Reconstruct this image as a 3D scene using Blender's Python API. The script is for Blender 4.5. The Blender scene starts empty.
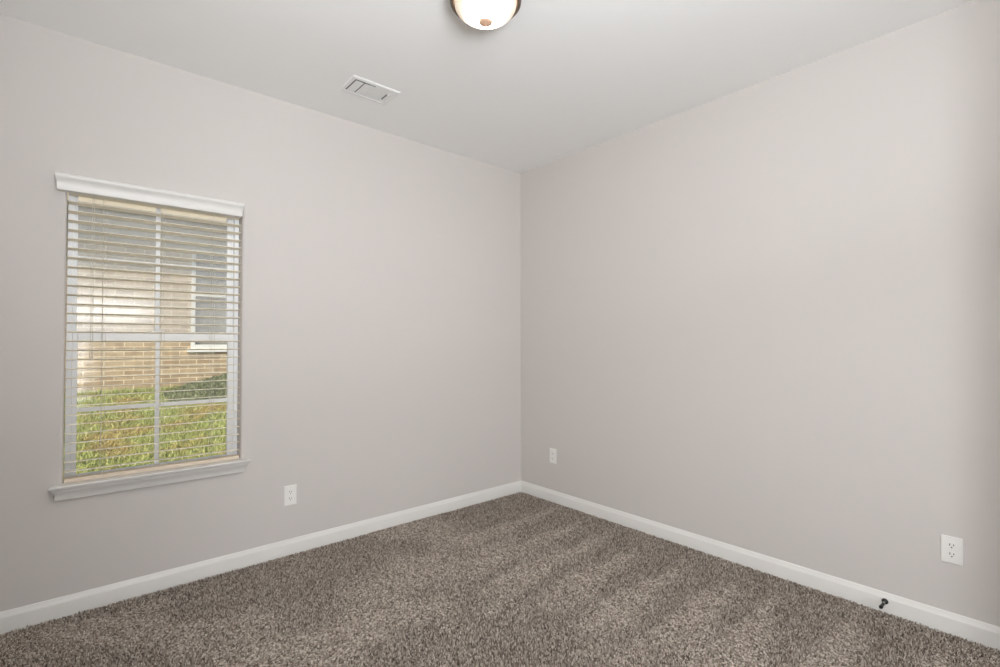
import bpy, bmesh, math, random
import numpy as np
from mathutils import Matrix, Vector

sc = bpy.context.scene
COL = sc.collection
random.seed(4)
RNG = np.random.default_rng(11)

# ------------------------------------------------------------------ camera
YAW, PITCH, ROLL = 0.71320961, 0.01885879, -0.00154165
CAM = Vector((-2.91072, -3.09139, 1.27385))
f = Vector((math.cos(PITCH)*math.sin(YAW), math.cos(PITCH)*math.cos(YAW), math.sin(PITCH)))
rt = Vector((math.cos(YAW), -math.sin(YAW), 0))
up = rt.cross(f)
rt, up = rt*math.cos(ROLL)+up*math.sin(ROLL), up*math.cos(ROLL)-rt*math.sin(ROLL)
cd = bpy.data.cameras.new('camera')
cd.sensor_width = 36.0
cd.sensor_fit = 'HORIZONTAL'
cd.lens = 492.48375/1000*36.0
cd.clip_start = 0.02
cam = bpy.data.objects.new('camera', cd)
COL.objects.link(cam)
cam.matrix_world = Matrix(((rt.x, up.x, -f.x, CAM.x), (rt.y, up.y, -f.y, CAM.y), (rt.z, up.z, -f.z, CAM.z), (0, 0, 0, 1)))
sc.camera = cam

# ------------------------------------------------------------------ light and exposure
W = bpy.data.worlds.new('sky')
sc.world = W
W.use_nodes = True
wn = W.node_tree.nodes
wn.clear()
wo = wn.new('ShaderNodeOutputWorld')
wb = wn.new('ShaderNodeBackground')
ws = wn.new('ShaderNodeTexSky')
ws.sky_type = 'NISHITA'
ws.sun_disc = False
ws.sun_elevation = math.radians(48)
ws.sun_rotation = math.radians(240)
wb.inputs['Strength'].default_value = 0.22
W.node_tree.links.new(ws.outputs[0], wb.inputs[0])
W.node_tree.links.new(wb.outputs[0], wo.inputs[0])


def light(name, kind, loc, energy, color, rot=None, aim=None, **kw):
    d = bpy.data.lights.new(name, kind)
    d.energy = energy
    d.color = color
    for k, v in kw.items():
        setattr(d, k, v)
    o = bpy.data.objects.new(name, d)
    COL.objects.link(o)
    o.location = loc
    if aim is not None:
        o.rotation_euler = Vector(aim).to_track_quat('-Z', 'Y').to_euler()
    return o


SUN = light('sun', 'SUN', (0, 0, 8), 4.3, (1.0, 0.93, 0.80), aim=(0.62, 0.50, -0.78), angle=math.radians(1.2))
# fill light added in the unseen hall behind the camera
HALL_FILL = light('hall_fill', 'AREA', (-3.24, -4.95, 1.40), 31.0, (0.93, 0.965, 1.0), aim=(0.60, 1.0, -0.06),
             shape='RECTANGLE', size=1.1, size_y=1.9, spread=math.radians(96))
# the photographer's flash beside the camera, bounced off the ceiling
FLASH = light('bounce_flash', 'AREA', (-2.60, -3.46, 1.62), 83.0, (0.925, 0.963, 1.0), aim=(-0.10, 0.25, 1.0),
              shape='RECTANGLE', size=0.70, size_y=0.66)
LAMP_GLOW = 150.0
sc.view_settings.view_transform = 'Standard'
sc.view_settings.look = 'None'
sc.view_settings.gamma = 1
sc.view_settings.use_curve_mapping = False
sc.view_settings.exposure = 0.0
sc.cycles.use_denoising = True
sc.cycles.max_bounces = 14
sc.cycles.diffuse_bounces = 8
sc.cycles.transparent_max_bounces = 16
sc.cycles.sample_clamp_indirect = 6.0


# ------------------------------------------------------------------ materials
def lin(c):
    return tuple(((v/255)/12.92 if v/255 <= 0.04045 else ((v/255+0.055)/1.055)**2.4) for v in c)


class NT:
    def __init__(s, name):
        s.m = bpy.data.materials.new(name)
        s.m.use_nodes = True
        s.t = s.m.node_tree
        s.b = s.t.nodes['Principled BSDF']
        s.out = s.t.nodes['Material Output']

    def n(s, kind, **kw):
        x = s.t.nodes.new(kind)
        for k, v in kw.items():
            if k in x.inputs:
                x.inputs[k].default_value = v
            else:
                setattr(x, k, v)
        return x

    def l(s, a, b):
        s.t.links.new(a, b)

    def ramp(s, stops, interp='LINEAR'):
        r = s.n('ShaderNodeValToRGB')
        r.color_ramp.interpolation = interp
        e = r.color_ramp.elements
        while len(e) < len(stops):
            e.new(0.5)
        for k, (p, c) in zip(e, stops):
            k.position = p
            k.color = (*c, 1)
        return r


def paint(name, rgb, rough=0.6, bump=0.0, scale=300, metal=0.0, spec=0.5, vary=0.0):
    """painted surface: flat colour with a faint mottling and a fine bump"""
    t = NT(name)
    c = lin(rgb)
    t.b.inputs['Roughness'].default_value = rough
    t.b.inputs['Metallic'].default_value = metal
    t.b.inputs['Specular IOR Level'].default_value = spec
    tc = t.n('ShaderNodeTexCoord')
    nz = t.n('ShaderNodeTexNoise')
    nz.inputs['Scale'].default_value = scale
    nz.inputs['Detail'].default_value = 3
    t.l(tc.outputs['Object'], nz.inputs['Vector'])
    v = max(vary, 0.004)
    r = t.ramp([(0.3, tuple(x*(1-v) for x in c)), (0.7, tuple(min(1, x*(1+v)) for x in c))])
    t.l(nz.outputs['Fac'], r.inputs[0])
    t.l(r.outputs[0], t.b.inputs['Base Color'])
    if bump:
        b = t.n('ShaderNodeBump')
        b.inputs['Strength'].default_value = bump
        b.inputs['Distance'].default_value = 0.001
        t.l(nz.outputs['Fac'], b.inputs['Height'])
        t.l(b.outputs[0], t.b.inputs['Normal'])
    return t.m


M = {}
M['wall'] = paint('warm_grey_wall_paint', (208, 203, 199), 0.75, 0.10, 260, spec=0.25)
M['ceiling'] = paint('white_ceiling_paint', (245, 245, 244), 0.85, 0.12, 200, spec=0.2)
M['trim'] = paint('white_trim_paint', (226, 224, 220), 0.38, 0.02, 120)
M['vinyl'] = paint('white_window_vinyl', (246, 248, 251), 0.4, 0.0)
M['plate'] = paint('white_plastic_plate', (238, 236, 232), 0.32, 0.0)
M['slot'] = paint('dark_socket_slot', (38, 36, 34), 0.6, 0.0)
M['slat'] = paint('cream_blind_slat', (240, 232, 214), 0.5, 0.03, 90)
M['rail'] = paint('cream_blind_rail', (222, 208, 188), 0.5, 0.03, 90)
M['cord'] = paint('grey_blind_cord', (196, 190, 178), 0.8, 0.0)
M['bronze'] = paint('brushed_dark_nickel', (128, 116, 104), 0.34, 0.02, 200, metal=0.9)
M['black'] = paint('black_bronze_metal', (26, 24, 23), 0.35, 0.0, spec=0.6)
M['rubber'] = paint('black_rubber', (18, 18, 18), 0.6, 0.0)
M['glint'] = paint('bright_steel_neck', (190, 188, 184), 0.25, 0.0, metal=0.9)
M['knob'] = paint('pale_copper_finial', (214, 176, 150), 0.42, 0.0, metal=0.35)
M['vent'] = paint('white_register_enamel', (236, 236, 234), 0.45, 0.0)
M['duct'] = paint('dark_duct_steel', (92, 92, 94), 0.6, 0.0)
M['siding'] = paint('greige_siding_board', (176, 168, 150), 0.7, 0.05, 60, vary=0.03)
M['soffit'] = paint('taupe_soffit_panel', (188, 178, 158), 0.7, 0.03, 60)
M['fascia'] = paint('cream_fascia_board', (246, 224, 188), 0.6, 0.03, 60)
M['housewhite'] = paint('white_house_trim', (240, 236, 226), 0.5, 0.02, 60)
M['shade'] = paint('grey_window_shade', (214, 208, 194), 0.6, 0.0, vary=0.02)
M['roof'] = paint('brown_roof_shingle', (96, 86, 78), 0.9, 0.3, 40, vary=0.15)


def glass(name, haze=0.0, tint=(1, 1, 1), rough=0.10, ior=1.5, haze_rgb=(0.95, 0.95, 0.95)):
    """thin clear pane: transparent with a fresnel reflection and an optional diffuse haze"""
    t = NT(name)
    t.t.nodes.remove(t.b)
    tr = t.n('ShaderNodeBsdfTransparent')
    tr.inputs['Color'].default_value = (*tint, 1)
    gl = t.n('ShaderNodeBsdfGlossy')
    gl.inputs['Roughness'].default_value = rough
    fr = t.n('ShaderNodeFresnel')
    fr.inputs['IOR'].default_value = ior
    mx = t.n('ShaderNodeMixShader')
    t.l(fr.outputs[0], mx.inputs[0])
    t.l(tr.outputs[0], mx.inputs[1])
    t.l(gl.outputs[0], mx.inputs[2])
    last = mx
    if haze:
        d = t.n('ShaderNodeBsdfDiffuse')
        d.inputs['Color'].default_value = (*haze_rgb, 1)
        m2 = t.n('ShaderNodeMixShader')
        m2.inputs[0].default_value = haze
        t.l(mx.outputs[0], m2.inputs[1])
        t.l(d.outputs[0], m2.inputs[2])
        last = m2
    t.l(last.outputs[0], t.out.inputs['Surface'])
    return t.m


M['pane_up'] = glass('glare_hazed_upper_glass', 0.25, rough=0.17)  # white haze mixed in to paint glare on the upper pane
M['pane_low'] = glass('clear_lower_glass', 0.03)
M['pane_house'] = glass('greyed_house_glass', 0.45, rough=0.4, ior=1.12, haze_rgb=(0.40, 0.37, 0.31))  # even grey diffuse mixed in, reflection kept weak


def brick_mat():
    t = NT('tan_brick_wall')
    tc = t.n('ShaderNodeTexCoord')
    sp = t.n('ShaderNodeSeparateXYZ')
    cb = t.n('ShaderNodeCombineXYZ')
    t.l(tc.outputs['Object'], sp.inputs[0])
    t.l(sp.outputs['X'], cb.inputs['X'])
    t.l(sp.outputs['Z'], cb.inputs['Y'])
    b = t.n('ShaderNodeTexBrick')
    b.inputs['Scale'].default_value = 1.0
    b.inputs['Brick Width'].default_value = 0.225
    b.inputs['Row Height'].default_value = 0.068
    b.inputs['Mortar Size'].default_value = 0.0065
    b.inputs['Mortar Smooth'].default_value = 0.15
    b.inputs['Bias'].default_value = 0.0
    b.inputs['Color1'].default_value = (*lin((200, 176, 140)), 1)
    b.inputs['Color2'].default_value = (*lin((172, 146, 112)), 1)
    b.inputs['Mortar'].default_value = (*lin((236, 220, 188)), 1)
    t.l(cb.outputs[0], b.inputs['Vector'])
    nz = t.n('ShaderNodeTexNoise')
    nz.inputs['Scale'].default_value = 9
    nz.inputs['Detail'].default_value = 5
    t.l(cb.outputs[0], nz.inputs['Vector'])
    r = t.ramp([(0.3, (0.78, 0.76, 0.74)), (0.7, (1.12, 1.1, 1.06))])
    t.l(nz.outputs['Fac'], r.inputs[0])
    mx = t.n('ShaderNodeMix')
    mx.data_type = 'RGBA'
    mx.blend_type = 'MULTIPLY'
    mx.inputs[0].default_value = 1
    t.l(b.outputs['Color'], mx.inputs[6])
    t.l(r.outputs[0], mx.inputs[7])
    t.l(mx.outputs[2], t.b.inputs['Base Color'])
    t.b.inputs['Roughness'].default_value = 0.9
    bp = t.n('ShaderNodeBump')
    bp.invert = True
    bp.inputs['Distance'].default_value = 0.006
    bp.inputs['Strength'].default_value = 0.6
    t.l(b.outputs['Fac'], bp.inputs['Height'])
    t.l(bp.outputs[0], t.b.inputs['Normal'])
    return t.m


M['brick'] = brick_mat()


def island_mat(name, stops, rough=0.9, patch=None, translucent=0.0):
    """colour picked per tuft / per blade, with optional ground-anchored patches"""
    t = NT(name)
    g = t.n('ShaderNodeNewGeometry')
    r = t.ramp(stops)
    t.l(g.outputs['Random Per Island'], r.inputs[0])
    col = r.outputs[0]
    if patch:
        scale, lo, hi, stops2 = patch
        tc = t.n('ShaderNodeTexCoord')
        nz = t.n('ShaderNodeTexNoise')
        nz.inputs['Scale'].default_value = scale
        nz.inputs['Detail'].default_value = 4
        t.l(tc.outputs['Object'], nz.inputs['Vector'])
        mr = t.n('ShaderNodeMapRange')
        mr.inputs['From Min'].default_value = lo
        mr.inputs['From Max'].default_value = hi
        t.l(nz.outputs['Fac'], mr.inputs['Value'])
        r2 = t.ramp(stops2)
        t.l(g.outputs['Random Per Island'], r2.inputs[0])
        mx = t.n('ShaderNodeMix')
        mx.data_type = 'RGBA'
        t.l(mr.outputs[0], mx.inputs[0])
        t.l(col, mx.inputs[6])
        t.l(r2.outputs[0], mx.inputs[7])
        col = mx.outputs[2]
    t.l(col, t.b.inputs['Base Color'])
    t.b.inputs['Roughness'].default_value = rough
    t.b.inputs['Specular IOR Level'].default_value = 0.1
    return t.m


M['carpet'] = island_mat('taupe_flecked_carpet_yarn', [
    (0.0, lin((92, 82, 73))), (0.22, lin((142, 130, 119))), (0.55, lin((174, 162, 150))),
    (0.80, lin((198, 187, 175))), (1.0, lin((226, 217, 206)))])
M['backing'] = paint('brown_carpet_backing', (96, 86, 77), 0.95, 0.2, 200, spec=0.1)
M['grass'] = island_mat('lawn_grass', [
    (0.0, lin((126, 138, 74))), (0.35, lin((162, 172, 98))), (0.7, lin((192, 194, 120))), (1.0, lin((218, 214, 150)))],
    patch=(2.2, 0.48, 0.62, [(0.0, lin((150, 128, 82))), (0.5, lin((204, 178, 118))), (1.0, lin((186, 182, 108)))]))
M['bank'] = island_mat('painted_shade_green', [  # blades of the mound that stands in for the shadow
    (0.0, lin((98, 104, 72))), (0.5, lin((132, 138, 102))), (1.0, lin((162, 166, 126)))])  # green darkened so the blades carry the shade in their colour
M['soil'] = paint('lawn_soil', (120, 124, 60), 0.95, 0.4, 12, spec=0.1, vary=0.15)
M['shade_soil'] = paint('painted_shade_soil', (112, 118, 86), 0.95, 0.4, 12, spec=0.1, vary=0.1)  # soil darkened to match, shade put into the colour


def lamp_mat():
    """lit alabaster bowl: it gives off light, strongest over the bulbs, weak at its rim"""
    t = NT('lit_alabaster_glass')
    tc = t.n('ShaderNodeTexCoord')
    sp = t.n('ShaderNodeSeparateXYZ')
    t.l(tc.outputs['Object'], sp.inputs[0])
    cb = t.n('ShaderNodeCombineXYZ')
    t.l(sp.outputs['X'], cb.inputs['X'])
    t.l(sp.outputs['Y'], cb.inputs['Y'])
    ln = t.n('ShaderNodeVectorMath')
    ln.operation = 'LENGTH'
    t.l(cb.outputs[0], ln.inputs[0])
    nz = t.n('ShaderNodeTexNoise')
    nz.inputs['Scale'].default_value = 11
    t.l(tc.outputs['Object'], nz.inputs['Vector'])
    ad = t.n('ShaderNodeMath')
    ad.operation = 'MULTIPLY_ADD'
    ad.inputs[1].default_value = 0.035
    t.l(nz.outputs['Fac'], ad.inputs[0])
    t.l(ln.outputs['Value'], ad.inputs[2])
    mr = t.n('ShaderNodeMapRange')
    mr.inputs['From Min'].default_value = 0.0175
    mr.inputs['From Max'].default_value = 0.145
    t.l(ad.outputs[0], mr.inputs['Value'])
    k = LAMP_GLOW
    r = t.ramp([(0.0, (1.0, 0.97, 0.93)), (0.4, (1.0, 0.93, 0.84)), (1.0, (1.0, 0.76, 0.55))])
    s = t.ramp([(0.0, (1, 1, 1)), (0.40, (0.8, 0.8, 0.8)), (0.62, (0.06, 0.06, 0.06)), (0.74, (0.005, 0.005, 0.005)), (0.86, (0.0022, 0.0022, 0.0022)), (1.0, (0.0016, 0.0016, 0.0016))])
    t.l(mr.outputs[0], r.inputs[0])
    t.l(mr.outputs[0], s.inputs[0])
    mu = t.n('ShaderNodeMath')
    mu.operation = 'MULTIPLY'
    mu.inputs[1].default_value = k
    t.l(s.outputs[0], mu.inputs[0])
    t.l(r.outputs[0], t.b.inputs['Emission Color'])
    t.l(mu.outputs[0], t.b.inputs['Emission Strength'])
    t.b.inputs['Base Color'].default_value = (0.86, 0.78, 0.66, 1)
    t.b.inputs['Roughness'].default_value = 0.3
    return t.m


M['bowl'] = lamp_mat()


# ------------------------------------------------------------------ mesh helpers
def box(bm, lo, hi, bevel=0.0, seg=2, mat=None):
    lo, hi = Vector(lo), Vector(hi)
    r = bmesh.ops.create_cube(bm, size=1.0)
    vs = r['verts']
    for v in vs:
        v.co = Vector((lo[i]+(v.co[i]+0.5)*(hi[i]-lo[i]) for i in range(3)))
    if bevel:
        es = list({e for v in vs for e in v.link_edges})
        nv = bmesh.ops.bevel(bm, geom=es, offset=bevel, segments=seg, affect='EDGES', profile=0.7)
        vs = list({v for fc in nv['faces'] for v in fc.verts})
    if mat is not None:
        for v in set(vs):
            v.co = mat @ v.co
    return vs


def tube(bm, pts, rad, seg=10, cap=True):
    """a tube along points; rad a number or one per point"""
    pts = [Vector(p) for p in pts]
    rad = rad if isinstance(rad, (list, tuple)) else [rad]*len(pts)
    rings = []
    for i, p in enumerate(pts):
        d = (pts[min(i+1, len(pts)-1)]-pts[max(i-1, 0)]).normalized()
        a = d.orthogonal().normalized() if i == 0 else (a - d*a.dot(d)).normalized()
        b = d.cross(a)
        rings.append([bm.verts.new(p+(a*math.cos(t)+b*math.sin(t))*rad[i]) for t in (2*math.pi*k/seg for k in range(seg))])
    for r0, r1 in zip(rings, rings[1:]):
        for k in range(seg):
            bm.faces.new((r0[k], r0[(k+1) % seg], r1[(k+1) % seg], r1[k]))
    if cap:
        bm.faces.new(rings[0][::-1])
        bm.faces.new(rings[-1])


def lathe(bm, prof, seg=48, mat=None):
    """profile of (radius, height) spun round z"""
    rings = []
    for r, z in prof:
        if r < 1e-6:
            rings.append([bm.verts.new((0, 0, z))])
        else:
            rings.append([bm.verts.new((r*math.cos(2*math.pi*k/seg), r*math.sin(2*math.pi*k/seg), z)) for k in range(seg)])
    for r0, r1 in zip(rings, rings[1:]):
        for k in range(seg):
            k2 = (k+1) % seg
            if len(r0) == 1 and len(r1) == 1:
                continue
            if len(r0) == 1:
                bm.faces.new((r0[0], r1[k2], r1[k]))
            elif len(r1) == 1:
                bm.faces.new((r0[k], r0[k2], r1[0]))
            else:
                bm.faces.new((r0[k], r0[k2], r1[k2], r1[k]))
    bmesh.ops.recalc_face_normals(bm, faces=bm.faces[:])
    if mat is not None:
        bmesh.ops.transform(bm, matrix=mat, verts=bm.verts[:])


def sweep(bm, prof, ends):
    """closed profile [(a, b)...] swept between two ends; ends(i, a, b) -> start point, end point"""
    A = [bm.verts.new(ends(0, a, b)) for a, b in prof]
    B = [bm.verts.new(ends(1, a, b)) for a, b in prof]
    n = len(prof)
    for k in range(n):
        bm.faces.new((A[k], A[(k+1) % n], B[(k+1) % n], B[k]))
    bm.faces.new(A[::-1])
    bm.faces.new(B)
    bmesh.ops.recalc_face_normals(bm, faces=bm.faces[:])


def obj(name, bm, mat, parent=None, smooth=False, loc=None):
    me = bpy.data.meshes.new(name)
    bmesh.ops.recalc_face_normals(bm, faces=bm.faces[:])
    bm.to_mesh(me)
    bm.free()
    o = bpy.data.objects.new(name, me)
    COL.objects.link(o)
    me.materials.append(mat)
    if smooth:
        me.shade_smooth()
        me.set_sharp_from_angle(angle=math.radians(38))
    if loc is not None:
        o.location = loc
    if parent is not None:
        o.parent = parent
    return o


def BM():
    return bmesh.new()


def thing(name, label, cat, loc=(0, 0, 0), rot=None, group=None):
    o = bpy.data.objects.new(name, None)
    COL.objects.link(o)
    o.empty_display_size = 0.05
    o.location = loc
    if rot:
        o.rotation_euler = rot
    o['label'] = label
    o['category'] = cat
    if group:
        o['group'] = group
    return o


def struct(o, label=None, cat=None):
    o['kind'] = 'structure'
    if label:
        o['label'] = label
    if cat:
        o['category'] = cat
    return o


def wall_hole(name, mat, lo, hi, hole, round_=0.0):
    """wall in the xz plane from lo to hi (3-D corners, y thickness) with one rectangular hole (x0, x1, z0, z1);
    the hole's upright edges on the lower-y face can be rounded (bullnose drywall)"""
    bm = BM()
    x0, y0, z0 = lo
    x1, y1, z1 = hi
    a0, a1, b0, b1 = hole
    out = []
    for y in (y0, y1):
        O = [bm.verts.new((x, y, z)) for x, z in ((x0, z0), (x1, z0), (x1, z1), (x0, z1))]
        I = [bm.verts.new((x, y, z)) for x, z in ((a0, b0), (a1, b0), (a1, b1), (a0, b1))]
        for k in range(4):
            bm.faces.new((O[k], O[(k+1) % 4], I[(k+1) % 4], I[k]))
        out.append((O, I))
    for k in range(4):
        for j in (0, 1):
            bm.faces.new((out[0][j][k], out[0][j][(k+1) % 4], out[1][j][(k+1) % 4], out[1][j][k]))
    if round_:
        bm.edges.ensure_lookup_table()
        I = out[0][1]
        es = [e for e in bm.edges if e.verts[0] in I and e.verts[1] in I]
        bmesh.ops.bevel(bm, geom=es, offset=round_, segments=6, affect='EDGES', profile=0.5)
    return obj(name, bm, mat, smooth=bool(round_))


# ------------------------------------------------------------------ room shell
H = 2.74
XS, YB = -3.27, -3.13            # side wall behind-left, wall with the unseen entry opening behind the camera
OX0, OX1, OZ0, OZ1 = -2.942, -2.186, 0.600, 2.062      # window opening

struct(wall_hole('wall_left', M['wall'], (XS-0.12, 0, -0.02), (0.12, 0.15, H+0.02), (OX0, OX1, OZ0, OZ1), 0.016),
       'warm grey painted wall with the window')
bm = BM(); box(bm, (0, -5.3, -0.02), (0.12, 0, H+0.02))
struct(obj('wall_right', bm, M['wall']), 'blank warm grey painted wall right of the room corner')
bm = BM(); box(bm, (XS-0.12, YB-0.12, -0.02), (XS, 0, H+0.02))
struct(obj('wall_side', bm, M['wall']), 'warm grey wall out of frame at the left')
struct(wall_hole('wall_unseen_entry', M['wall'], (XS-0.9, YB-0.12, -0.02), (0, YB, H+0.02), (XS+0.06, -0.45, -0.012, 2.64)),  # opening sized to admit the fill and darken the right wall's end
       'warm grey wall behind the camera, opening widened to pass the fill light')
bm = BM(); box(bm, (XS-0.9, -5.42, -0.02), (0.12, -5.3, H+0.02))
struct(obj('unseen_hall_end', bm, M['wall']), 'end wall of the unseen hall that holds the fill light')
bm = BM(); box(bm, (XS-1.02, -5.42, -0.02), (XS-0.9, YB, H+0.02))
struct(obj('unseen_hall_side', bm, M['wall']), 'side wall of the unseen hall that holds the fill light')
bm = BM(); box(bm, (XS-1.02, -5.42, H), (0.12, 0.15, H+0.12))
struct(obj('ceiling', bm, M['ceiling']), 'flat white painted ceiling')
bm = BM(); box(bm, (XS-1.02, -5.42, -0.14), (0.12, 0.15, -0.0035))
struct(obj('floor', bm, M['backing']), 'floor under the brown carpet')

BB = [(0, -0.012), (0.014, -0.012), (0.014, 0.068), (0.0125, 0.073), (0.0085, 0.079), (0.0065, 0.087), (0.004, 0.0925), (0, 0.0945)]
bm = BM()
sweep(bm, BB, lambda i, a, z: (XS if i == 0 else -a, -a, z))
struct(obj('baseboard_left', bm, M['trim'], smooth=True), 'white moulded baseboard under the window wall')
bm = BM()
sweep(bm, BB, lambda i, a, z: (-a, YB if i == 0 else -a, z))
struct(obj('baseboard_right', bm, M['trim'], smooth=True), 'white moulded baseboard along the right wall')

bm = BM()
sweep(bm, BB, lambda i, a, z: (XS+a, YB if i == 0 else -0.0145, z))
struct(obj('baseboard_side', bm, M['trim'], smooth=True), 'white moulded baseboard along the side wall')

# ------------------------------------------------------------------ window trim
def moulding(name, prof, xa, xb, label, taper=1.0):
    """profile (projection from wall, z); the ends return by the same projection as a mitre does"""
    bm = BM()
    top = max(p for p, z in prof)
    sweep(bm, prof, lambda i, p, z: ((xa+(top-max(p, 0.03))*taper) if i == 0 else (xb-(top-max(p, 0.03))*taper), -p, z))
    return struct(obj(name, bm, M['trim'], smooth=True), label, 'trim')


moulding('trim_1', [(0, 1.989), (0.042, 1.989), (0.0435, 1.9915), (0.044, 2.010), (0.0445, 2.016), (0.0462, 2.023), (0.049, 2.030), (0.0525, 2.036),
                    (0.0565, 2.041), (0.0595, 2.0445), (0.0615, 2.049), (0.062, 2.054), (0.0605, 2.060), (0.055, 2.064), (0, 2.066)],
         -2.985, -2.191, 'white crown moulded head trim over the window', 0.35)
moulding('trim_2', [(0, 0.603), (0.050, 0.603), (0.053, 0.607), (0.053, 0.613), (0.050, 0.6165), (0, 0.6165)],
         -2.993, -2.143, 'white window stool board with rounded nose')
# stool fills the depth of the opening
bm = BM(); box(bm, (OX0+0.001, 0.0005, 0.6005), (OX1-0.001, 0.068, 0.6165))
obj('stool_board', bm, M['trim'], bpy.data.objects['trim_2'])
moulding('trim_3', [(0, 0.545), (0.016, 0.545), (0.018, 0.553), (0.020, 0.562), (0.026, 0.574), (0.034, 0.584), (0.037, 0.590),
                    (0.037, 0.594), (0.041, 0.597), (0.041, 0.6025), (0, 0.6025)],
         -2.982, -2.155, 'white moulded apron under the window stool', 1.0)

# ------------------------------------------------------------------ window
win = bpy.data.objects.new('window_1', None)
COL.objects.link(win)
win.location = ((OX0+OX1)/2, 0.1, OZ0)
struct(win, 'white double hung window with grilles in four lights per sash', 'window')
WX, WZ = win.location.x, win.location.z


def wobj(name, bm, mat, parent, smooth=False):
    bmesh.ops.translate(bm, verts=bm.verts[:], vec=-Vector(win.location))
    return obj(name, bm, mat, parent, smooth)


F0, F1, FB, FT = OX0+0.003, OX1-0.003, OZ0+0.003, OZ1-0.003
bm = BM()
for a, b in (((F0, 0.070, FB), (F0+0.022, 0.148, FT)), ((F1-0.022, 0.070, FB), (F1, 0.148, FT)),
             ((F0+0.022, 0.070, FB), (F1-0.022, 0.148, FB+0.022)), ((F0+0.022, 0.070, FT-0.022), (F1-0.022, 0.148, FT))):
    box(bm, a, b, 0.002, 1)
# parting stops that divide the two sash tracks
for s in (F0+0.022, F1-0.030):
    box(bm, (s, 0.106, FB+0.022), (s+0.008, 0.110, FT-0.022))
wobj('frame', bm, M['vinyl'], win)
GX1 = -2.240
MX0, MX1 = -2.5835, -2.5625


def sash(name, y0, y1, z0, z1, gz0, gz1, barz, pane, GX0):
    bm = BM()
    x0, x1 = F0+0.0225, F1-0.0225
    box(bm, (x0, y0, z0), (GX0, y1, z1), 0.003, 2)
    box(bm, (GX1, y0, z0), (x1, y1, z1), 0.003, 2)
    box(bm, (GX0, y0, z0), (GX1, y1, gz0), 0.003, 2)
    box(bm, (GX0, y0, gz1), (GX1, y1, z1), 0.003, 2)
    s = wobj(name, bm, M['vinyl'], win)
    ym = (y0+y1)/2
    bm = BM()
    box(bm, (GX0-0.004, ym-0.002, gz0-0.004), (GX1+0.004, ym+0.002, gz1+0.004))
    wobj('glass_pane', bm, pane, s)
    bm = BM()
    box(bm, (MX0, ym-0.009, gz0), (MX1, ym-0.0022, gz1), 0.002, 1)
    wobj('vertical_grille_bar', bm, M['vinyl'], s)
    bm = BM()
    box(bm, (GX0, ym-0.0085, barz-0.0105), (MX0, ym-0.0022, barz+0.0105), 0.002, 1)
    box(bm, (MX1, ym-0.0085, barz-0.0105), (GX1, ym-0.0022, barz+0.0105), 0.002, 1)
    wobj('cross_grille_bar', bm, M['vinyl'], s)
    return s


sash('lower_sash', 0.076, 0.104, 0.6255, 1.331, 0.632, 1.279, 0.948, M['pane_low'], -2.8965)
sash('upper_sash', 0.112, 0.140, 1.300, 2.036, 1.334, 2.016, 1.697, M['pane_up'], -2.9015)
bm = BM()
box(bm, (-2.60, 0.080, 1.3315), (-2.545, 0.100, 1.340), 0.003, 2)
box(bm, (-2.585, 0.074, 1.340), (-2.555, 0.092, 1.347), 0.003, 2)
wobj('sash_lock', bm, M['vinyl'], win)

# ------------------------------------------------------------------ blind
BX0, BX1 = OX0+0.004, OX1-0.008
BY = 0.027
blind = thing('window_blind', 'cream horizontal slat blind hanging open inside the window', 'blind', ((BX0+BX1)/2, BY, 0.617))
BO = Vector(blind.location)


def bobj(name, bm, mat, parent=blind, smooth=False):
    bmesh.ops.translate(bm, verts=bm.verts[:], vec=-BO)
    return obj(name, bm, mat, parent, smooth)


bm = BM()
box(bm, (BX0, BY-0.022, 2.000), (BX1, BY+0.026, 2.036), 0.003, 2)
bobj('head_rail', bm, M['rail'])
bm = BM()
box(bm, (BX0, BY-0.025, 0.6175), (BX1, BY+0.025, 0.636), 0.003, 2)
bobj('bottom_rail', bm, M['rail'])
TILT = math.radians(6.0)
LADX = (-2.806, -2.566, -2.336)


def slat_bm():
    """2 inch slat: shallow crown, rounded edges, room edge slightly raised"""
    bm = BM()
    n = 8
    prof = []
    for k in range(n+1):
        u = -0.0245+0.049*k/n
        prof.append((u, 0.0012*(1-(u/0.0245)**2)+0.0014))
    for k in range(n, -1, -1):
        u = -0.0245+0.049*k/n
        prof.append((u, 0.0012*(1-(u/0.0245)**2)-0.0014))
    c, s = math.cos(TILT), math.sin(TILT)
    sweep(bm, prof, lambda i, a, z: (BX0-BO.x if i == 0 else BX1-BO.x, a*c+z*s, -a*s+z*c))
    return bm


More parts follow.
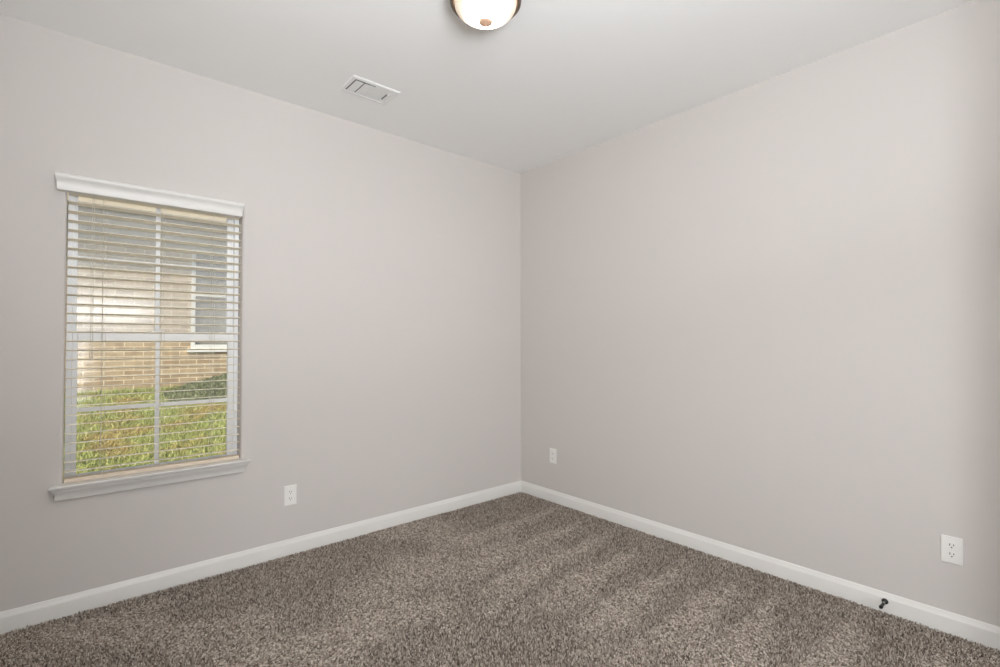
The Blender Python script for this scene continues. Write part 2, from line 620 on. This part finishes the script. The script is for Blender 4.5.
PITCH_Z = 0.0442
slat0 = None
for k in range(-14, 17):
    z = 1.285+k*PITCH_Z - BO.z
    if slat0 is None:
        slat0 = obj('slat', slat_bm(), M['slat'], blind, smooth=True)
        o = slat0
    else:
        o = slat0.copy()
        COL.objects.link(o)
        o.parent = blind
    o.location = (0, 0, z)
for x in LADX:
    bm = BM()
    for y in (BY-0.0262, BY+0.0262):
        tube(bm, [(x, y, 0.630), (x, y, 1.995)], 0.0008, 6)
    for k in range(-14, 17):
        z = 1.285+k*PITCH_Z-0.0022
        s = math.sin(TILT)*0.026
        tube(bm, [(x, BY-0.0262, z+s), (x, BY+0.0262, z-s)], 0.0006, 4)
    tube(bm, [(x+0.012, BY-0.0262, 0.630), (x+0.012, BY-0.0262, 1.995)], 0.0006, 6)
    bobj('ladder_cord', bm, M['cord'])
for x, zb in ((-2.850, 1.205), (-2.842, 1.192)):
    bm = BM()
    tube(bm, [(x, BY-0.031, zb+0.03), (x, BY-0.031, 1.6), (x, BY-0.030, 1.993)], 0.0010, 6)
    c = bobj('lift_cord', bm, M['cord'])
    bm = BM()
    lathe(bm, [(0, 0.034), (0.0022, 0.033), (0.003, 0.026), (0.0048, 0.006), (0.0050, 0.002), (0.0035, 0), (0, 0)], 14)
    bmesh.ops.translate(bm, verts=bm.verts[:], vec=(x, BY-0.031, zb))
    bobj('tassel', bm, M['rail'], c, True)

# ------------------------------------------------------------------ wall outlets
def make_outlet():
    """duplex outlet built lying in xz, facing -y; origin at the plate's middle on the wall"""
    t = thing('wall_outlet', '', 'outlet')
    bm = BM()
    vs = box(bm, (-0.036, -0.0055, -0.0585), (0.036, 0, 0.0585), 0.0035, 3)
    obj('cover_plate', bm, M['plate'], t, True)
    for s in (1, -1):
        zc = s*0.0195
        bm = BM()
        pts = []
        for k in range(32):
            a = 2*math.pi*k/32
            pts.append((0.0172*math.cos(a), max(-0.0140, min(0.0140, 0.0172*math.sin(a)))))
        sweep(bm, pts, lambda i, a, b: (a, -0.005 if i == 0 else -0.0072, zc+b))
        r = obj('receptacle', bm, M['plate'], t, False)
        for x, h in ((-0.0064, 0.0045), (0.0064, 0.0036)):
            bm = BM()
            box(bm, (x-0.0013, -0.0075, zc+0.0035-h), (x+0.0013, -0.0070, zc+0.0035+h))
            obj('blade_slot', bm, M['slot'], r)
        bm = BM()
        lathe(bm, [(0, 0), (0.0026, 0), (0.0026, 0.0005), (0, 0.0005)], 12,
              Matrix.Translation((0, -0.0070, zc-0.0078)) @ Matrix.Rotation(math.pi/2, 4, 'X'))
        obj('ground_hole', bm, M['slot'], r)
    bm = BM()
    lathe(bm, [(0, 0), (0.0034, 0), (0.0030, 0.0012), (0, 0.0016)], 16,
          Matrix.Translation((0, -0.0055, 0)) @ Matrix.Rotation(math.pi/2, 4, 'X'))
    obj('plate_screw', bm, M['plate'], t, True)
    return t


def copy_tree(o, parent=None):
    c = o.copy()
    COL.objects.link(c)
    if parent is not None:
        c.parent = parent
    for ch in o.children:
        copy_tree(ch, c)
    return c


out0 = make_outlet()
spots = [((-1.913, -0.0005, 0.357), 0, 'white duplex outlet on the window wall, right of the window'),
         ((-0.0005, -0.376, 0.369), -math.pi/2, 'white outlet low on the right wall, near the room corner'),
         ((-0.0005, -2.742, 0.367), -math.pi/2, 'large near white duplex outlet on the right wall, above the door stop')]
srcs = [out0]+[copy_tree(out0) for _ in spots[1:]]
for o, (loc, rz, lb) in zip(srcs, spots):
    o.location = loc
    o.rotation_euler = (0, 0, rz)
    o['label'] = lb
    o['group'] = 'white wall outlets'

# ------------------------------------------------------------------ door stop on the right baseboard
ds = thing('door_stop', 'small black door stop screwed to the right baseboard', 'door stop', (-0.0141, -2.506, 0.057), (0, -math.pi/2, 0))
bm = BM()
lathe(bm, [(0, 0), (0.0125, 0), (0.0132, 0.002), (0.0118, 0.0055), (0.0085, 0.0085), (0.006, 0.0095), (0, 0.0095)], 28)
obj('base_flange', bm, M['black'], ds, True)
bm = BM()
lathe(bm, [(0, 0.0095), (0.0052, 0.0095), (0.0046, 0.013), (0.0046, 0.034), (0, 0.034)], 20)
o = obj('neck', bm, M['glint'], ds, True)
o['label'] = 'bright steel neck'
bm = BM()
lathe(bm, [(0, 0.034), (0.0056, 0.034), (0.0058, 0.066), (0.0070, 0.067), (0.0078, 0.070), (0.0078, 0.080), (0.006, 0.085), (0, 0.086)], 20)
obj('rubber_tip', bm, M['rubber'], ds, True)

# ------------------------------------------------------------------ ceiling light
cl = thing('ceiling_light', 'lit alabaster bowl ceiling light in a dark metal pan', 'ceiling light', (-1.646, -1.542, H))
bm = BM()
lathe(bm, [(0, -0.0005), (0.118, -0.0005), (0.128, -0.006), (0.133, -0.020), (0.138, -0.036), (0.145, -0.052), (0.1475, -0.062),
           (0.146, -0.070), (0.141, -0.074), (0.133, -0.074), (0.130, -0.066), (0.12, -0.05), (0, -0.05)], 72)
obj('metal_pan', bm, M['bronze'], cl, True)
bm = BM()
R0, D0, T0 = 0.1275, 0.069, -0.073
prof = [(R0, T0+0.006)]+[(R0*math.cos(t), T0-D0*math.sin(t)) for t in (math.pi/2*k/20 for k in range(20))]+[(0, T0-D0)]
lathe(bm, prof, 72)
o = obj('glass_bowl', bm, M['bowl'], cl, True)
o['label'] = 'glowing alabaster glass bowl'
bm = BM()
zb = T0-D0
lathe(bm, [(0, zb+0.004), (0.018, zb+0.003), (0.028, zb), (0.030, zb-0.005), (0.027, zb-0.011), (0.017, zb-0.016), (0.007, zb-0.019),
           (0.0035, zb-0.022), (0.004, zb-0.025), (0.0022, zb-0.030), (0, zb-0.031)], 32)
obj('finial', bm, M['knob'], cl, True)

# ------------------------------------------------------------------ ceiling vent
VX0, VX1, VY0, VY1 = -1.773, -1.483, -0.557, -0.355
vent = thing('ceiling_vent', 'white rectangular louvred air register in the ceiling', 'vent', ((VX0+VX1)/2, (VY0+VY1)/2, H))
hx, hy = (VX1-VX0)/2, (VY1-VY0)/2
bm = BM()
ix, iy = hx-0.024, hy-0.024
rings = []
for x, y, z in ((hx, hy, -0.0005), (hx, hy, -0.003), (hx-0.006, hy-0.006, -0.0075), (ix, iy, -0.0085), (ix, iy, -0.0005)):
    rings.append([bm.verts.new((sx*x, sy*y, z)) for sx, sy in ((-1, -1), (1, -1), (1, 1), (-1, 1))])
for a, b in zip(rings, rings[1:]+rings[:1]):
    for k in range(4):
        bm.faces.new((a[k], a[(k+1) % 4], b[(k+1) % 4], b[k]))
obj('register_frame', bm, M['vent'], vent)
bm = BM(); box(bm, (-ix, -iy, -0.0009), (ix, iy, -0.0004))
obj('duct_throat', bm, M['duct'], vent)


def fin(lo, hi, along, ang):
    bm = BM()
    c = (Vector(lo)+Vector(hi))/2
    m = Matrix.Translation(c) @ Matrix.Rotation(ang, 4, along) @ Matrix.Translation(-c)
    box(bm, lo, hi, mat=m)
    return bm


ZF = -0.0055
# two short banks of fins with open slots at the left, closed fins along the rest
bank = []
xa, xm, xc = -ix+0.011, -0.060, -0.030
for x0, x1 in ((xa, xm-0.006), (xm+0.002, xc)):
    m = 5
    st = (x1-x0)/m
    for k in range(m):
        x = x0+(k+0.5)*st
        bank.append(fin((x-st*0.56, -iy+0.015, ZF-0.0005), (x+st*0.56, iy-0.008, ZF+0.0005), 'Y', math.radians(9)))
n = 12
st = (2*iy-0.012)/n
for k in range(n):
    y = -iy+0.011+(k+0.5)*st*0.99
    x0 = xc+0.001
    bank.append(fin((x0, y-st*0.58, ZF-0.0005), (ix-0.0005, y+st*0.58, ZF+0.0005), 'X', math.radians(9)))
bank.append(fin((xc+0.035, -iy-0.001, ZF-0.0005), (ix-0.0005, -iy+0.014, ZF+0.0005), 'X', math.radians(0)))
for b in bank:
    obj('louvre', b, M['vent'], vent)
bm = BM(); box(bm, (ix-0.032, -0.034, -0.0100), (ix-0.027, 0.030, -0.0074))
o = obj('damper_slot', bm, M['duct'], vent)
bm = BM(); box(bm, (ix-0.026, -0.036, -0.0125), (ix-0.020, 0.028, -0.0072), 0.001, 1)
obj('damper_lever', bm, M['vent'], vent)


# ------------------------------------------------------------------ carpet pile
def raw_mesh(name, co, tri, mat):
    me = bpy.data.meshes.new(name)
    nv, nt = len(co), len(tri)
    me.vertices.add(nv)
    me.vertices.foreach_set('co', co.astype(np.float32).ravel())
    me.loops.add(nt*3)
    me.loops.foreach_set('vertex_index', tri.astype(np.int32).ravel())
    me.polygons.add(nt)
    me.polygons.foreach_set('loop_start', np.arange(0, nt*3, 3, dtype=np.int32))
    me.update(calc_edges=True)
    me.materials.append(mat)
    o = bpy.data.objects.new(name, me)
    COL.objects.link(o)
    return o


def value_noise(x, y, s, seed):
    r = np.random.default_rng(seed).random((64, 64))
    u, v = x/s+20, y/s+20
    i, j = np.floor(u).astype(int), np.floor(v).astype(int)
    a, b = u-i, v-j
    a, b = a*a*(3-2*a), b*b*(3-2*b)
    g = lambda p, q: r[p % 64, q % 64]
    return (g(i, j)*(1-a)+g(i+1, j)*a)*(1-b)+(g(i, j+1)*(1-a)+g(i+1, j+1)*a)*b


# vacuum strokes end in wedges near the right wall: (tip x, tip y, half width at the foot, length)
STROKES = [(-0.18, -0.50, 0.10, 1.10), (-0.16, -0.80, 0.11, 1.2), (-0.20, -1.06, 0.11, 1.15), (-0.24, -1.34, 0.11, 0.9),
           (-0.26, -1.62, 0.12, 0.95), (-0.30, -1.90, 0.12, 0.8), (-0.32, -2.13, 0.12, 0.8), (-0.20, -2.42, 0.12, 0.9), (-0.28, -2.72, 0.13, 0.9)]


def nap(x, y):
    """how the pile lies: +1 brushed toward the room's entry, -1 brushed toward the far corner"""
    m = np.zeros_like(x)
    wob = value_noise(x, y, 0.09, 5)-0.5
    for tx, ty, w, L in STROKES:
        d = (tx+0.09-x)+wob*0.05
        hw = w*np.clip(d/L, 0, 1)**0.75
        inside = (d > 0) & (d < L*1.25)
        e = np.clip((hw-np.abs(y-ty+0.08*d+wob*0.05))/0.014, -1, 1)*0.5+0.5
        m = np.maximum(m, np.where(inside, e*np.clip((L*1.25-d)/(0.4*L), 0, 1), 0))
    p = 0.55*value_noise(x, y, 0.34, 1)+0.30*value_noise(x, y, 0.16, 2)+0.15*value_noise(x, y, 0.07, 3)
    p = np.clip((p-0.50)/0.13, 0, 1)*np.clip((-0.55-x)/0.5, 0, 1)
    return np.clip(np.maximum(m, p), 0, 1)


def carpet():
    st = 0.0062
    ZP = 0.0015
    gx = np.arange(XS+0.004, -0.015, st)
    gy = np.arange(YB+0.004, -0.015, st)
    X, Y = np.meshgrid(gx, gy)
    X = X.ravel()+RNG.uniform(-.45, .45, X.size)*st
    Y = Y.ravel()+RNG.uniform(-.45, .45, Y.size)*st
    X = np.minimum(X, -0.016)
    Y = np.minimum(Y, -0.016)
    n = X.size
    w = 0.25+0.56*nap(X, Y)
    # brushed-flat pile (w = 1) lies broad, blunt and even; raised pile (w = 0) stands in thin points with deep gaps
    h = RNG.uniform(0.005, 0.0165, n)*(1-w)+RNG.uniform(0.0100, 0.0118, n)*w
    r = RNG.uniform(0.0017, 0.0032, n)*(1+1.15*w)
    mid = 0.66+0.22*w
    blunt = 0.75+0.30*w
    dirx, diry = math.sin(YAW), math.cos(YAW)
    lean = (-0.002+0.005*w)+RNG.normal(0, 0.0028, n)
    lx = dirx*lean+RNG.normal(0, 0.0028, n)
    ly = diry*lean+RNG.normal(0, 0.0028, n)
    ph = RNG.uniform(0, 2*math.pi, n)
    co = np.zeros((n, 7, 3))
    for k in range(3):
        a = ph+k*2*math.pi/3
        co[:, k] = np.stack([X+r*np.cos(a), Y+r*np.sin(a), np.full(n, -0.0015-ZP)], 1)
        a2 = a+0.9
        co[:, 3+k] = np.stack([X+lx*.6+r*blunt*np.cos(a2), Y+ly*.6+r*blunt*np.sin(a2), -0.0015-ZP+h*mid], 1)
    co[:, 6] = np.stack([X+lx, Y+ly, -0.0015-ZP+h], 1)
    co[:, :, 0] = np.clip(co[:, :, 0], XS+0.0005, -0.0145)
    co[:, :, 1] = np.clip(co[:, :, 1], YB+0.0005, -0.0145)
    tri = []
    for k in range(3):
        k2 = (k+1) % 3
        tri += [(k, k2, 3+k2), (k, 3+k2, 3+k), (3+k, 3+k2, 6)]
    tri = np.array(tri)[None]+(np.arange(n)*7)[:, None, None]
    o = raw_mesh('carpet_pile', co.reshape(-1, 3), tri.reshape(-1, 3), M['carpet'])
    o['label'] = 'taupe flecked cut pile carpet with vacuum marks'
    o['category'] = 'carpet'
    o['kind'] = 'stuff'


carpet()

# ------------------------------------------------------------------ outside the window
NY = 5.8                              # the neighbouring house's brick face


def ground_z(x, y):
    return -0.06+0.60*np.clip((y-0.15)/(NY-0.15), 0, 1)+0*x


bm = BM()
nx, ny = 2, 30
xs = np.linspace(-9, 6, nx)
ys = np.linspace(0.16, 8.5, ny)
g = [[bm.verts.new((x, y, float(ground_z(x, y)))) for y in ys] for x in xs]
b = [[bm.verts.new((x, y, float(ground_z(x, y))-0.3)) for y in ys] for x in xs]
for j in range(ny-1):
    bm.faces.new((g[0][j], g[1][j], g[1][j+1], g[0][j+1]))
    bm.faces.new((b[0][j], b[0][j+1], b[1][j+1], b[1][j]))
    for i in (0, 1):
        bm.faces.new((g[i][j], g[i][j+1], b[i][j+1], b[i][j]))
for j in (0, ny-1):
    bm.faces.new((g[0][j], g[1][j], b[1][j], b[0][j]))
struct(obj('ground', bm, M['soil']), 'lawn soil rising toward the brick house')

house = thing('brick_house', 'neighbouring tan brick house seen through the window', 'house', (-2.0, NY, 0.5))
HO = Vector(house.location)


def hobj(name, bm, mat, parent=house):
    bmesh.ops.translate(bm, verts=bm.verts[:], vec=-HO)
    return obj(name, bm, mat, parent)


HX0, HX1 = -7.5, 4.0
NWX0, NWX1, NWZ0, NWZ1 = -1.545, -0.70, 1.19, 2.735
ob = wall_hole('brick_wall', M['brick'], (HX0, NY, 0.3), (HX1, NY+0.2, 2.74), (NWX0, NWX1, NWZ0, NWZ1))
ob.parent = house
ob.matrix_parent_inverse = Matrix.Translation(-HO)
bm = BM(); box(bm, (HX0, NY-0.025, 2.74), (HX1, NY+0.2, 2.86))
for k in range(int((HX1-HX0)/0.06)):
    x = HX0+0.03+k*0.06
    box(bm, (x, NY-0.031, 2.755), (x+0.03, NY-0.0245, 2.845))
hobj('frieze_board', bm, M['siding'])
bm = BM()
for k in range(3):
    z = 2.86+k*0.12
    sweep(bm, [(0.0, z), (0.018, z), (0.006, z+0.12), (0.0, z+0.12)], lambda i, a, zz: (HX0 if i == 0 else HX1, NY-a, zz))
box(bm, (HX0, NY+0.0005, 2.86), (HX1, NY+0.2, 3.22))
hobj('lap_siding', bm, M['siding'])
bm = BM(); box(bm, (HX0-0.3, NY-0.48, 3.135), (HX1+0.3, NY-0.02, 3.15))
hobj('soffit', bm, M['soffit'])
bm = BM(); box(bm, (HX0-0.3, NY-0.50, 3.12), (HX1+0.3, NY-0.48, 3.42), 0.004, 1)
hobj('fascia', bm, M['fascia'])
bm = BM()
sweep(bm, [(0.52, 3.46), (-4.0, 5.72), (-4.0, 5.67), (0.52, 3.42)], lambda i, a, z: (HX0-0.35 if i == 0 else HX1+0.35, NY-a, z))
hobj('roof', bm, M['roof'])
# the house's own window
bm = BM()
w = 0.06
for a, c in (((NWX0, NWZ0), (NWX0+w, NWZ1)), ((NWX1-w, NWZ0), (NWX1, NWZ1)), ((NWX0+w, NWZ0), (NWX1-w, NWZ0+w)),
             ((NWX0+w, NWZ1-w), (NWX1-w, NWZ1)), ((NWX0+w, 2.005), (NWX1-w, 2.05))):
    box(bm, (a[0], NY-0.012, a[1]), (c[0], NY+0.09, c[1]), 0.004, 1)
hw = hobj('window', bm, M['housewhite'])
bm = BM(); box(bm, (NWX0+w, NY+0.06, NWZ0+w), (NWX1-w, NY+0.066, NWZ1-w))
hobj('pane', bm, M['pane_house'], hw)
bm = BM()
for k in range(30):
    z = NWZ0+w+0.01+k*0.047
    if z > NWZ1-w-0.03:
        break
    box(bm, (NWX0+w, NY+0.085, z), (NWX1-w, NY+0.088, z+0.044), mat=None)
hobj('closed_blind', bm, M['shade'], hw)
bm = BM(); box(bm, (NWX0-0.05, NY-0.03, NWZ0-0.055), (NWX1+0.05, NY+0.06, NWZ0), 0.006, 2)
hobj('window_sill', bm, M['housewhite'])


def blades(name, xy, hmin, hmax, wmin, wmax, zfun, mat, label, cat, lean=0.45):
    X, Y = xy
    n = X.size
    Z = zfun(X, Y)
    a = RNG.uniform(0, 2*math.pi, n)
    h = RNG.uniform(hmin, hmax, n)
    w = RNG.uniform(wmin, wmax, n)
    lx, ly = RNG.normal(0, lean, n)*h, RNG.normal(0, lean, n)*h
    co = np.zeros((n, 5, 3))
    cx, cy = np.cos(a)*w, np.sin(a)*w
    co[:, 0] = np.stack([X-cx, Y-cy, Z-0.005], 1)
    co[:, 1] = np.stack([X+cx, Y+cy, Z-0.005], 1)
    co[:, 2] = np.stack([X-cx*.8+lx*.4, Y-cy*.8+ly*.4, Z+h*.6], 1)
    co[:, 3] = np.stack([X+cx*.8+lx*.4, Y+cy*.8+ly*.4, Z+h*.6], 1)
    co[:, 4] = np.stack([X+lx, Y+ly, Z+h], 1)
    tri = np.array([(0, 1, 3), (0, 3, 2), (2, 3, 4)])[None]+(np.arange(n)*5)[:, None, None]
    o = raw_mesh(name, co.reshape(-1, 3), tri.reshape(-1, 3), mat)
    o['label'] = label
    o['category'] = cat
    o['kind'] = 'stuff'
    return o


n = 95000
gx, gy = RNG.uniform(-4.2, 0.6, n), RNG.uniform(0.5, NY-0.05, n)
keep = (gx < -1.93) | (gy < NY-1.04)
gx, gy = gx[keep], gy[keep]
blades('lawn_grass', (gx, gy), 0.03, 0.075, 0.003, 0.006, ground_z, M['grass'], 'sunny patchy green lawn outside the window', 'grass', 0.6)
n = 2600
gx = RNG.uniform(-4.2, -1.6, n)
gy = RNG.uniform(NY-0.16, NY-0.03, n)
blades('tall_grass', (gx, gy), 0.05, 0.13, 0.004, 0.007, ground_z, M['grass'], 'taller uncut grass along the foot of the brick house', 'grass', 0.3)


def shade_mound_h(x, y):
    """mound added in the shape of a shadow rising right against the house"""
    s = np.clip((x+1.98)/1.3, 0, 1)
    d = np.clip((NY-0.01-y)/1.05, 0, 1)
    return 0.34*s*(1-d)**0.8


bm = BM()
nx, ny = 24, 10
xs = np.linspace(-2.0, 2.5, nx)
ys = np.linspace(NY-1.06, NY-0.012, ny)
top = [[bm.verts.new((x, y, float(ground_z(x, y)+shade_mound_h(x, y)+0.003))) for y in ys] for x in xs]
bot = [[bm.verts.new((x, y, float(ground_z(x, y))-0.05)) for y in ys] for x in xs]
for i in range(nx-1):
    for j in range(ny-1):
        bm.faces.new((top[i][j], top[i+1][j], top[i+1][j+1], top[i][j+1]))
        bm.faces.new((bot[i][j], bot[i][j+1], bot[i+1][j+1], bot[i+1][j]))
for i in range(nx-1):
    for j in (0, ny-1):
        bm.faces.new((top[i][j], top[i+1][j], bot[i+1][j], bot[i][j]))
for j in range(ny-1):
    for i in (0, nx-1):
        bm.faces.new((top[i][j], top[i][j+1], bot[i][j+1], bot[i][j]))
gb = obj('shade_mound', bm, M['shade_soil'])  # mound stands in for the shadow at the foot of the house
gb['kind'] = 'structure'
gb['label'] = 'dark mound standing in for a shadow against the brick house'
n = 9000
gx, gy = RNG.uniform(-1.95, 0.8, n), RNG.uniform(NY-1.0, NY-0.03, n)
blades('painted_shade_grass', (gx, gy), 0.02, 0.05, 0.006, 0.012, lambda x, y: ground_z(x, y)+shade_mound_h(x, y), M['bank'],
       'grass darkened to stand for shade by the brick house', 'painted_shade_grass', 0.7)
